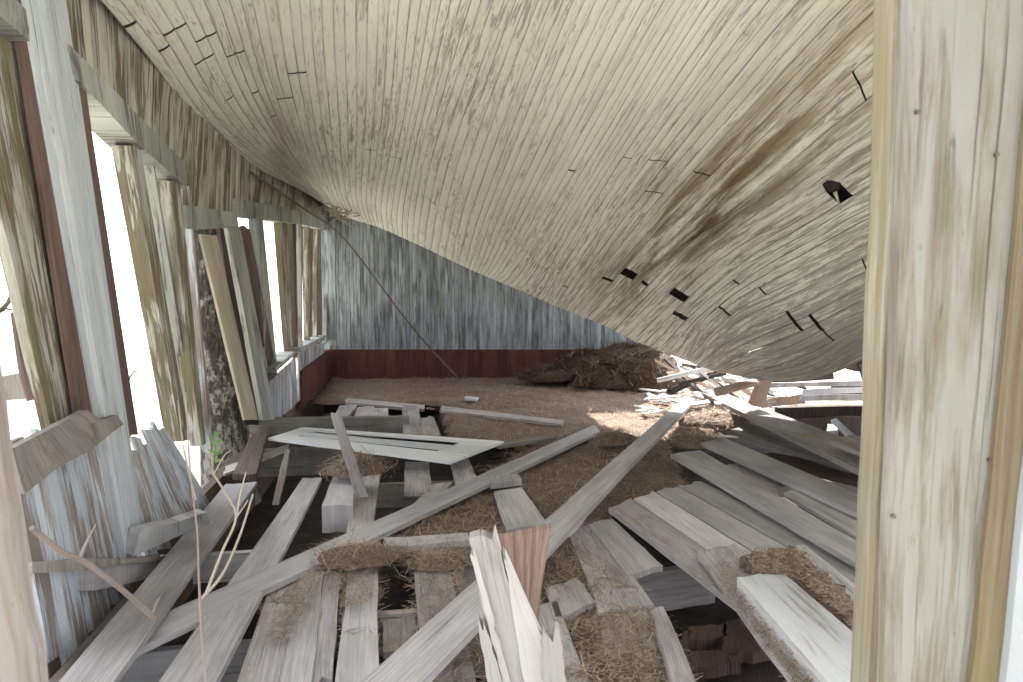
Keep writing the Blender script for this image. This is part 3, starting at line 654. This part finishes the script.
plank('plank', 'dim brown plank lying in the shadow at right behind the slanting pair', [(858, 482), (866, 470), (770, 452), (756, 458)], .02, .04, 'brown')
plank('plank', 'small leaning rotten board at the edge of the right hand hole', [(676, 692), (700, 690), (664, 606), (650, 610)], (.10, .06), .04, 'grey', jag=(.01, .01), near=.1)
# rotten log with a hole, in the right hand hole
lg = MB(); pts = [PZ(668, 640, -.12), PZ(700, 632, -.12), PZ(735, 628, -.12), PZ(790, 622, -.12)]
A, B = PZ(674, 640, -.1), PZ(770, 618, -.1)
for q in ([(672, 655), (688, 655), (690, 630), (681, 634)], [(688, 641), (726, 637), (726, 624), (690, 626)], [(724, 655), (770, 650), (760, 616), (722, 622)], [(684, 668), (740, 664), (738, 648), (680, 654)]):
    lg.slab(*[PZ(u, v, -.13) for u, v in q], .05, nl=6, nc=5, jag0=.018, jag1=.018, wob=.007)
tag(lg.build('rotten_timber', M['brown']), 'rotten brown timber with a hole eaten through it, inside the right hand hole', 'timber')
plank('timber', 'dark smooth timber lying deep in the right hand hole at the bottom edge', [(700, 700), (790, 700), (775, 655), (715, 662)], -.22, .12, 'dark', cat='timber')

# ------------------------------------------------------------------ loose planks on the left and centre
plank('plank', 'broad grey plank slanting from the bottom left corner up to the dark block', [(52, 690), (108, 690), (257, 482), (226, 484)], (.13, .06), .03, 'grey_clean', near=.05)
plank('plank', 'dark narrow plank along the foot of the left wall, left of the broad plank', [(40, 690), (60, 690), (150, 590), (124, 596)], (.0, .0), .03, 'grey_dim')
plank('plank', 'second broad grey plank slanting under the long diagonal plank', [(146, 700), (206, 700), (322, 478), (303, 478)], (.06, .04), .03, 'grey_clean', near=.05, jag=(.02, .05))
plank('plank', 'long narrow plank crossing the left half diagonally', [(106, 664), (98, 642), (594, 425), (600, 431)], (.06, .05), .03, 'grey_pale')
plank('plank', 'very long plank rising from bottom centre to the far right debris', [(340, 700), (404, 700), (695, 399), (686, 396)], (.16, .24), .035, 'grey_clean')
plank('plank', 'short split board lying on the very long plank', [(560, 536), (576, 528), (606, 488), (590, 496)], .165, .02, 'grey', jag=(.06, .03))
plank('plank', 'dark brown plank end leaning beside the level timber at left', [(232, 474), (256, 474), (267, 433), (252, 433)], (.06, .20), .05, 'brown')
plank('block', 'thick pale plank with a broken square end below the straw nest', [(322, 505), (352, 505), (356, 474), (334, 474)], .12, .17, 'grey_pale', cat='block', jag=(.02, .02))
plank('lath', 'level lath above the square dark hole, right of the straw', [(386, 547), (470, 540), (468, 532), (384, 538)], .05, .035, 'grey_pale', cat='lath')
plank('lath', 'curved lath under the left end of the white door', [(224, 474), (226, 466), (289, 444), (286, 450)], .06, .02, 'grey', cat='lath')
plank('lath', 'thin lath lying far back, left of two', [(345, 402), (346, 398), (424, 405), (424, 409)], .05, .03, 'grey', cat='lath')
plank('lath', 'thin grey lath with a white end lying far back, right of two', [(440, 410), (442, 406), (564, 420), (562, 424)], .03, .03, 'grey', cat='lath')
plank('lath', 'thin brown stick pointing right from the corner of the white door', [(498, 446), (496, 442), (556, 434), (556, 437)], .06, .03, 'grey_dim', cat='lath')
plank('lath', 'short white flaked scrap far back in the litter', [(464, 399), (465, 396), (478, 397), (477, 400)], .03, .02, 'white', cat='lath')
plank('plank', 'white painted stub of board leaning on the left wall', [(124, 553), (200, 520), (198, 510), (130, 528)], (.18, .18, .30, .30), .06, 'white_lap', jag=(.01, .01), cat='plank')
tag(wallbit([(32, 576), (160, 561), (160, 553), (32, 561)], .09, .03, jag=(.01, .02)).build('lath', M['grey_dim']), 'splintered lath along the foot of the left wall', 'lath')
# stakes
tag(MB().slab(PZ(356, 498, .10), PZ(367, 497, .10), PY(338, 410, 4.75), PY(330, 413, 4.75), .03, down=Vector((0, 1, 0)), nl=8, nc=2, jag1=.02).build('stake', M['grey']), 'tan stake leaning up out of the straw nest over the white door', 'stake')
tag(MB().slab(PZ(272, 505, -.05), PZ(279, 505, -.05), PY(290, 450, 5.6), PY(285, 449, 5.6), .03, down=Vector((0, 1, 0)), nl=8, nc=2, jag1=.02).build('stake', M['grey_dim']), 'small grey stake leaning on the joist at left', 'stake')

# ------------------------------------------------------------------ white panelled door lying on the heap
A, B, C, D = PZ(268, 438, .17), PZ(450, 462, .13), PZ(504, 441, .13), PZ(302, 427, .17)
door = empty('door_leaf', (A+C)/2*1.0, 'old white panelled door lying flat on the broken floor', 'door')
def dq(u0, u1, v0, v1, dz=0):
    f = lambda u, v: (A*(1-u)+B*u)*(1-v)+(D*(1-u)+C*u)*v+Vector((0, 0, dz))
    return [f(u0, v0), f(u0, v1), f(u1, v1), f(u1, v0)]
for nm, r, dz, th in (('stile', (0, 1, 0, .33), 0, .02), ('stile', (0, 1, .87, 1), 0, .02), ('rail', (0, .10, .31, .89), -.002, .02), ('rail', (.84, 1, .31, .89), -.002, .02),
                      ('mullion', (.08, .86, .47, .64), 0, .02)):
    MB().slab(*dq(*r, dz), th, down=Vector((0, 0, -1)), nl=10, nc=3, wob=.002).build(nm, M['door_white'], door)

# ------------------------------------------------------------------ broken white post and red board, foreground
bp = empty('broken_post', PY(520, 760, 2.0), 'splintered white broken post sticking up at bottom centre', 'post')
for q, Y, th in (([(500, 700), (541, 700), (495, 532), (469, 537)], 2.0, .05), ([(492, 640), (499, 640), (474, 549), (469, 552)], 1.98, .03),
                 ([(528, 700), (569, 700), (507, 560), (503, 561)], 1.99, .05), ([(490, 700), (507, 700), (484, 624), (478, 628)], 1.97, .04),
                 ([(544, 700), (569, 700), (559, 632), (541, 640)], 1.97, .04)):
    upright('splinter', q, Y, th, 'white_splint', parent=bp, near=.8, jag=(0, .02), wob=.002, nl=14, nc=5)
upright('upright_board', [(508, 650), (536, 645), (549, 529), (493, 541)], 2.15, .05, 'redwood', 'reddish brown board standing upright behind the broken white post', 'board', near=1.4, jag=(0, .003))

# ------------------------------------------------------------------ grey board nailed across the left wall
tag(wallbit([(24, 492), (117, 430), (87, 410), (12, 449)], .07, .03, nl=8, jag=(.02, .0)).slab(*[PW(u, v, .071) for u, v in [(96, 444), (124, 424), (117, 415), (90, 424)]], .028, down=-WN).build('crosspiece', M['grey_dim']), 'grey board nailed slantwise across the left wall', 'plank')

# ------------------------------------------------------------------ door opening we look through
jb = struct(upright('door_1', [(880, 700), (970, 700), (1040, -20), (909, -20)], 1.08, .09, 'jamb', near=.93, far=.5, jag=(0, 0), wob=.0012, nl=24), 'mossy flaked right door jamb')
for q, Y, mt, nm in (([(869, 700), (881, 700), (910, -20), (896, -20)], 1.10, 'jamb_edge', 'stop_strip'), ([(970, 700), (1000, 700), (1064, -20), (1040, -20)], 1.07, 'jamb_brown', 'edge_strip'),
                     ([(1004, 700), (1150, 700), (1215, -20), (1080, -20)], 1.055, 'casing_white', 'casing')):
    upright(nm, q, Y, .06 if nm == 'stop_strip' else .02, mt, parent=jb, near=.93, far=.5, jag=(0, 0), wob=.0012, nl=24)
for u, v in ((917, 112), (996, 155), (893, 516), (989, 460)):
    p = PY(u, v, 1.0785); nb = MB(); nb.tube([p+Vector((0, -.004, 0)), p+Vector((0, .02, 0))], .003, 8); nb.build('nail', M['wire'], jb)
lp = struct(upright('door_2', [(-110, 700), (39, 700), (-74, -20), (-230, -20)], .82, .02, 'bark_post', near=1.25, far=.8, jag=(0, 0), wob=.0012, nl=60, nc=6), 'flaking pinkish white post at the left of the opening')

# ------------------------------------------------------------------ tree trunk, plant and twigs outside the left wall
tb = MB(); tp = []; base = PW(226, 480, -.32)
for k in range(14):
    z = -.56+k*.3; tp.append(Vector((base.x-.03*z, base.y-.09*(z-.2), z)))
tb.tube(tp, [.27, .235, .215]+[.20-.004*k+random.gauss(0, .006) for k in range(11)], 20)
tag(tb.build('tree_trunk', M['bark']), 'dark rough tree trunk growing against the left wall', 'tree')
def branch(name, label, paths, rads, mat, cat='twig', Y=None):
    root = None
    for (pts, r) in zip(paths, rads):
        mb = MB(); P = [PY(u, v, y) for u, v, y in pts]; c, _ = catmull([tuple(p) for p in P], max(6, len(P)*4)) if len(P) > 2 else (np.array([tuple(P[0]), tuple((P[0]+P[1])/2), tuple(P[1])]), 0)
        n = len(c); mb.tube([Vector(p) for p in c], [r[0]+(r[1]-r[0])*i/(n-1) for i in range(n)], 6)
        o = mb.build('side_shoot' if root else name, M[mat], root); root = root or o
    return tag(root, label, cat)
branch('twig', 'forked thick dry twig across the lower left corner', [[(32, 528, 1.5), (62, 552, 1.6), (85, 562, 1.75), (120, 588, 1.9), (156, 619, 2.1)], [(80, 562, 1.72), (84, 548, 1.74), (96, 524, 1.78)], [(152, 616, 2.1), (157, 602, 2.1), (160, 597, 2.1)]], [(.006, .0075), (.005, .0015), (.004, .002)], 'twig')
branch('twig', 'tall thin reddish stem rising from the bottom left', [[(207, 690, 1.9), (202, 640, 1.9), (199, 580, 1.9), (197, 528, 1.9), (190, 470, 1.9), (186, 392, 1.9)]], [(.004, .0012)], 'twig')
branch('twig', 'pale forked dry shoot beside the tall thin stem', [[(206, 594, 2.0), (222, 552, 2.0), (236, 518, 2.0), (228, 497, 2.0), (212, 472, 2.0)], [(214, 474, 2.0), (224, 456, 2.0), (232, 450, 2.0)], [(213, 474, 2.0), (211, 455, 2.0)], [(237, 515, 2.0), (240, 495, 2.0), (246, 472, 2.0)], [(236, 518, 2.0), (245, 505, 2.0), (248, 500, 2.0)]], [(.004, .0025), (.0022, .001), (.0022, .001), (.0026, .0015), (.002, .0015)], 'twig_pale')
branch('twig', 'smooth pale stem curving up right of the forked shoot', [[(200, 600, 2.05), (222, 575, 2.05), (240, 535, 2.05), (253, 494, 2.05)]], [(.0042, .0025)], 'twig_pale')
branch('twig', 'thin pale stalk standing against the mossy studs', [[(196, 500, 2.6), (184, 450, 2.6), (178, 400, 2.6)]], [(.0035, .002)], 'twig_pale')
branch('branch', 'bare dark branch outside the first opening at far left', [[(-60, 400, 4.5), (-30, 330, 4.5), (4, 308, 4.6), (14, 288, 4.7)], [(4, 308, 4.6), (20, 312, 4.6)]], [(.025, .012), (.008, .003)], 'brown', 'branch')
branch('branch', 'thin bare branch outside the tall bright opening', [[(124, 480, 6), (127, 420, 6), (130, 376, 6.0), (142, 371, 6.0)]], [(.02, .006)], 'brown', 'branch')
branch('branch', 'faint upper branch outside the tall bright opening', [[(98, 380, 6.2), (104, 226, 6), (112, 214, 6), (122, 206, 6)]], [(.008, .003)], 'brown', 'branch')
upright('fence_rail', [(-30, 403), (40, 397), (40, 372), (-30, 380)], 4.6, .06, 'grey_dim', 'grey rail outside the first opening at far left', 'rail')
branch('log', 'leaning snag outside the first opening at far left', [[(33, 400, 4.4), (24, 370, 4.4), (14, 312, 4.4)]], [(.035, .02)], 'brown', 'log')
sl = tag(MB().tube([PW(214, 466, .06), PW(215, 446, .06), PW(214, 434, .06)], .004, 5).build('seedling', M['leaf']), 'small green leafy seedling at the foot of the tree trunk', 'plant')
for k in range(12):
    lf = MB(); p = PW(215, 462-k*2.4, .06); a = k*2.4
    d = Vector((math.cos(a), math.sin(a)*.4, .4))*.05; s_ = Vector((-math.sin(a), .3, .6))*.016
    for t in (Vector((0, 0, 0)), Vector((.001, -.002, .001))):
        b = len(lf.v); lf.v += [p+t, p+d*.5+s_+t, p+d+t, p+d*.5-s_+t]
    lf.face([0, 1, 2, 3], [(0, 0)]*4); lf.face([7, 6, 5, 4], [(0, 0)]*4)
    for q in range(4): lf.face([q, (q+1) % 4, 4+(q+1) % 4, 4+q], [(0, 0)]*4)
    lf.build('leaf', M['leaf'], sl)

# ------------------------------------------------------------------ cable and fibre tangle at the back
cbm = MB(); c, _ = catmull([tuple(PY(*p)) for p in ((250, 172, 6.45), (300, 206, 8.9), (345, 240, 10.4), (400, 312, 11), (430, 348, 11.2), (460, 380, 11.4))], 40)
tag(cbm.tube([Vector(p) for p in c], .012, 6).build('cable', M['wire']), 'long rusty cable slanting down in front of the back wall', 'cable')
fm = MB(); r2 = random.Random(5)
for k in range(16):
    P = [(336+r2.uniform(-8, 10), 209+r2.uniform(-3, 4), 9.1)]
    for q in range(4): P.append((P[-1][0]+r2.uniform(-9, 9), P[-1][1]+r2.uniform(-5, 7), 9.1+r2.uniform(-.1, .1)))
    c, _ = catmull([tuple(PY(*p)) for p in P], 14); fm.tube([Vector(p) for p in c], .006, 4)
tag(fm.build('fibre_tangle', M['fibre']), 'tangle of pale dry roots hanging from the ceiling corner', 'roots', kind=None)

# ------------------------------------------------------------------ hay heaps and straw nest
def heap(name, label, u, v, Y, rx, rz, nst, mat='hay', core='hay_core', ln=(.12, .35), wd=.005):
    c = PY(u, v, Y); mb = MB(); n, m_ = 22, 9; ids = []
    for j in range(m_+1):
        ph = math.pi/2*j/m_
        for i in range(n):
            th = math.tau*i/n; d = Vector((math.cos(th)*math.cos(ph)*rx, math.sin(th)*math.cos(ph)*rx*.8, math.sin(ph)*rz))
            k = 1+.22*mn.noise(d*4+c)+.10*mn.noise(d*11+c); mb.v.append(c+d*k)
    for j in range(m_):
        for i in range(n):
            mb.face([j*n+i, j*n+(i+1) % n, (j+1)*n+(i+1) % n, (j+1)*n+i], [(0, 0)]*4, True)
    o = tag(mb.build(name, M[core]), label, 'hay heap')
    sp2 = []
    for _ in range(nst):
        p = mb.v[random.randrange(len(mb.v))]; sp2.append(p+Vector((random.gauss(0, .03), random.gauss(0, .03), random.gauss(0, .015))))
    s = strands('hay_strands', sp2, mat, None, None, None, wd, ln, .6); s.parent = o
    return o
heap('hay_heap', 'rounded hay heap at the back left of the pile', 586, 378, 11.5, .45, .42, 500)
heap('hay_heap', 'hay heap at the front right of the pile, tallest', 640, 386, 10.9, .62, .45, 700)
heap('hay_heap', 'low broad hay heap spilling forward beside the ceiling edge', 606, 385, 10.8, .45, .28, 500)
heap('hay_heap', 'hay heap against the back wall under the ceiling edge', 630, 372, 11.6, .7, .42, 500)
heap('hay_heap', 'flattened hay heap at the left end of the pile', 548, 379, 11.3, .42, .16, 300)
heap('straw_heap', 'pale straw clump at the tip of the upper long slanting plank', 694, 444, 6.6, .24, .08, 450, 'straw', 'debris', (.08, .22), .0022)
heap('straw_heap', 'small straw clump right of the very long plank', 716, 424, 7.6, .35, .10, 450, 'straw', 'debris', (.08, .22), .0022)
heap('straw_heap', 'dark hollowed straw clump left of the very long plank', 617, 442, 6.9, .2, .09, 300, 'straw', 'debris', (.08, .2), .0022)
heap('straw_nest', 'straw nest around the foot of the tan stake', 356, 472, 5.35, .19, .10, 500, 'straw', 'debris', (.08, .22), .002)
heap('straw_heap', 'straw lodged on the long diagonal plank above the knotted floor plank', 360, 556, 4.0, .22, .025, 450, 'straw', 'debris', (.06, .18), .0014)
heap('straw_heap', 'straw lodged below the lath beside the square dark hole', 436, 562, 4.0, .16, .02, 300, 'straw', 'debris', (.06, .16), .0014)
def mat_of_straw(label, poly, z, nst, name='straw_mat'):
    pts = []; xs_ = [p[0] for p in poly]; ys_ = [p[1] for p in poly]
    while len(pts) < nst:
        u, v = random.uniform(min(xs_), max(xs_)), random.uniform(min(ys_), max(ys_))
        if inpoly(u, v, poly): pts.append(PZ(u, v, z+random.uniform(0, .03)))
    o = strands(name, pts, 'straw', label, 'straw', None, .0012, (.02, .08), .22)
    return o
mb = MB(); q = [PZ(u, v, .205) for u, v in [(800, 620), (866, 612), (795, 548), (742, 552)]]
tag(mb.slab(*q, .09, nl=20, nc=10, wob=.02, jag0=.04, jag1=.04).build('straw_bed', M['debris']), 'matted brown straw bed between the white flaked boards at lower right', 'straw', kind='stuff')
mat_of_straw('loose needles on the straw bed between the white flaked boards', [(742, 552), (800, 548), (868, 618), (866, 640), (800, 580), (760, 574)], .215, 1200)
mat_of_straw('straw stuffed along the rotten left side of the thick white board', [(716, 555), (740, 576), (838, 690), (800, 690), (720, 590)], .17, 1100)
mat_of_straw('needles over the planks left of the square dark hole', [(300, 575), (345, 545), (380, 545), (372, 600), (345, 610), (330, 575), (290, 640), (262, 640)], .035, 1400)
mat_of_straw('needles over the plank ends right of the square dark hole', [(383, 545), (470, 535), (462, 590), (425, 640), (418, 560)], .035, 900)
mat_of_straw('needles and grit over the planks at bottom right of the broken post', [(600, 610), (650, 606), (690, 690), (620, 690), (585, 620)], .03, 1100)

# ------------------------------------------------------------------ collapsed debris under the low edge of the ceiling, right
plank('plank', 'pale plank lying along the low edge of the ceiling', [(716, 393), (714, 388), (760, 377), (764, 381)], .55, .03, 'tan')
upright('brace', [(749, 404), (764, 408), (773, 378), (760, 376)], 7.3, .05, 'tan', 'short orange tan brace standing under the low edge of the ceiling', 'brace')
upright('plank', [(762, 408), (806, 404), (804, 394), (764, 400)], 8.2, .04, 'tan', 'tan plank standing on edge behind the orange brace', 'plank')
upright('beam', [(776, 418), (880, 416), (880, 405), (778, 408)], 7.4, .08, 'dark', 'dark level beam under the fallen ceiling at right', 'beam')
for k, (q, mt, lb) in enumerate([([(800, 402), (880, 400), (880, 394), (802, 396)], 'grey', 'lowest fallen board right of the tan plank'), ([(802, 396), (880, 393), (880, 386), (804, 390)], 'grey_pale', 'middle fallen board right of the tan plank'),
                                 ([(760, 388), (880, 386), (880, 380), (766, 383)], 'grey', 'top long fallen board under the ceiling edge')]):
    upright('fallen_board', q, 8.0+.05*k, .03, mt, lb, 'plank')
upright('dark_panel', [(760, 384), (834, 380), (832, 340), (770, 350)], 8.6, .04, 'dark', 'dark roof panel left of the bright patch of sky', 'panel')
upright('dark_panel', [(864, 384), (900, 384), (900, 320), (850, 330)], 8.6, .04, 'dark', 'dark roof panel right of the bright patch of sky', 'panel')
upright('dark_panel', [(832, 365), (864, 373), (866, 335), (826, 340)], 8.62, .04, 'dark', 'dark roof panel above the bright patch of sky', 'panel')
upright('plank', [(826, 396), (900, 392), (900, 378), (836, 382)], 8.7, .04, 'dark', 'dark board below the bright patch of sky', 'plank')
plank('strip', 'thin white strip slanting beside the jamb under the dark beam', [(850, 438), (856, 436), (836, 418), (831, 420)], .3, .02, 'white', cat='strip')
plank('block', 'pale square block under the fallen boards at right', [(826, 434), (838, 434), (838, 424), (828, 424)], .2, .12, 'scrap', cat='block')
upright('dark_panel', [(766, 438), (900, 462), (900, 416), (780, 415)], 8.0, .04, 'dark', 'dark panel added as shade behind the big dark grey plank, under the level beam', 'panel')  # added to hide lit ground and make this gap dark
# sunlit litter of broken boards beyond the ceiling edge
r3 = random.Random(11)
for k in range(70):
    u = r3.uniform(640, 770); lo = 358+max(0, (u-690))*.25; v = r3.uniform(max(lo, 372), 412)
    z = r3.uniform(.0, .25); p = PZ(u, v, z)
    if p.y > 11.6 or p.y < 7.2: continue
    a = r3.uniform(0, 3.14); L = r3.uniform(.12, .45); wd = r3.uniform(.04, .10); d = Vector((math.cos(a), math.sin(a), r3.gauss(0, .12)))*L/2; s = Vector((-math.sin(a), math.cos(a), r3.gauss(0, .2)))*wd/2
    o = MB().slab(p-d-s, p-d+s, p+d+s, p+d-s, .018, nl=4, nc=2, jag0=.02, jag1=.02).build('board_scrap', M['scrap'])
    tag(o, 'broken board scrap in the sunlit litter beyond the low edge of the ceiling', 'scrap', 'sunlit board scraps beyond the ceiling edge')
LT = [((664, 358, .55), (712, 405, .1), 'thin dark lath slanting through the sunlit litter, longest'), ((690, 366, .5), (735, 398, .15), 'thin lath leaning in the sunlit litter nearest the brace'),
      ((706, 376, .4), (668, 392, .05), 'thin lath crossing the sunlit litter the other way')]
for p0, p1, lb in LT:
    a, b = PZ(*p0), PZ(*p1); a.y = min(a.y, 10.6)
    tag(MB().slab(b, b+Vector((.05, 0, 0)), a+Vector((.05, 0, 0)), a, .03, nl=6, nc=2).build('lath', M['dark']), lb, 'lath')
for k in range(34):
    u = r3.uniform(668, 790); Y = r3.uniform(8.2, 11.4); v = r3.uniform(366+max(0, u-740)*.25, 402); p = PY(u, v, Y); p.z = max(p.z, .04)
    a = r3.choice([-.6, -.45, .35, .2, -.8])+r3.gauss(0, .2); L = r3.uniform(.3, .9); d = Vector((math.cos(a), r3.uniform(-.5, .5), math.sin(a)*.7)).normalized()*L/2
    q = p+d if d.z < 0 else p-d
    if q.z < -.02: p.z += -.02-q.z
    s_ = Vector((0, .3, 1)).normalized()*r3.uniform(.008, .028)
    o = MB().slab(p-d-s_, p-d+s_, p+d+s_, p+d-s_, .02, down=Vector((0, 1, 0)), nl=4, nc=2, jag0=.02, jag1=.02).build('broken_lath', M[r3.choice(['scrap', 'grey', 'dark', 'tan', 'dark'])])
    tag(o, 'broken lath tangled in the bright heap beyond the low edge of the ceiling', 'lath', 'broken laths in the bright heap')
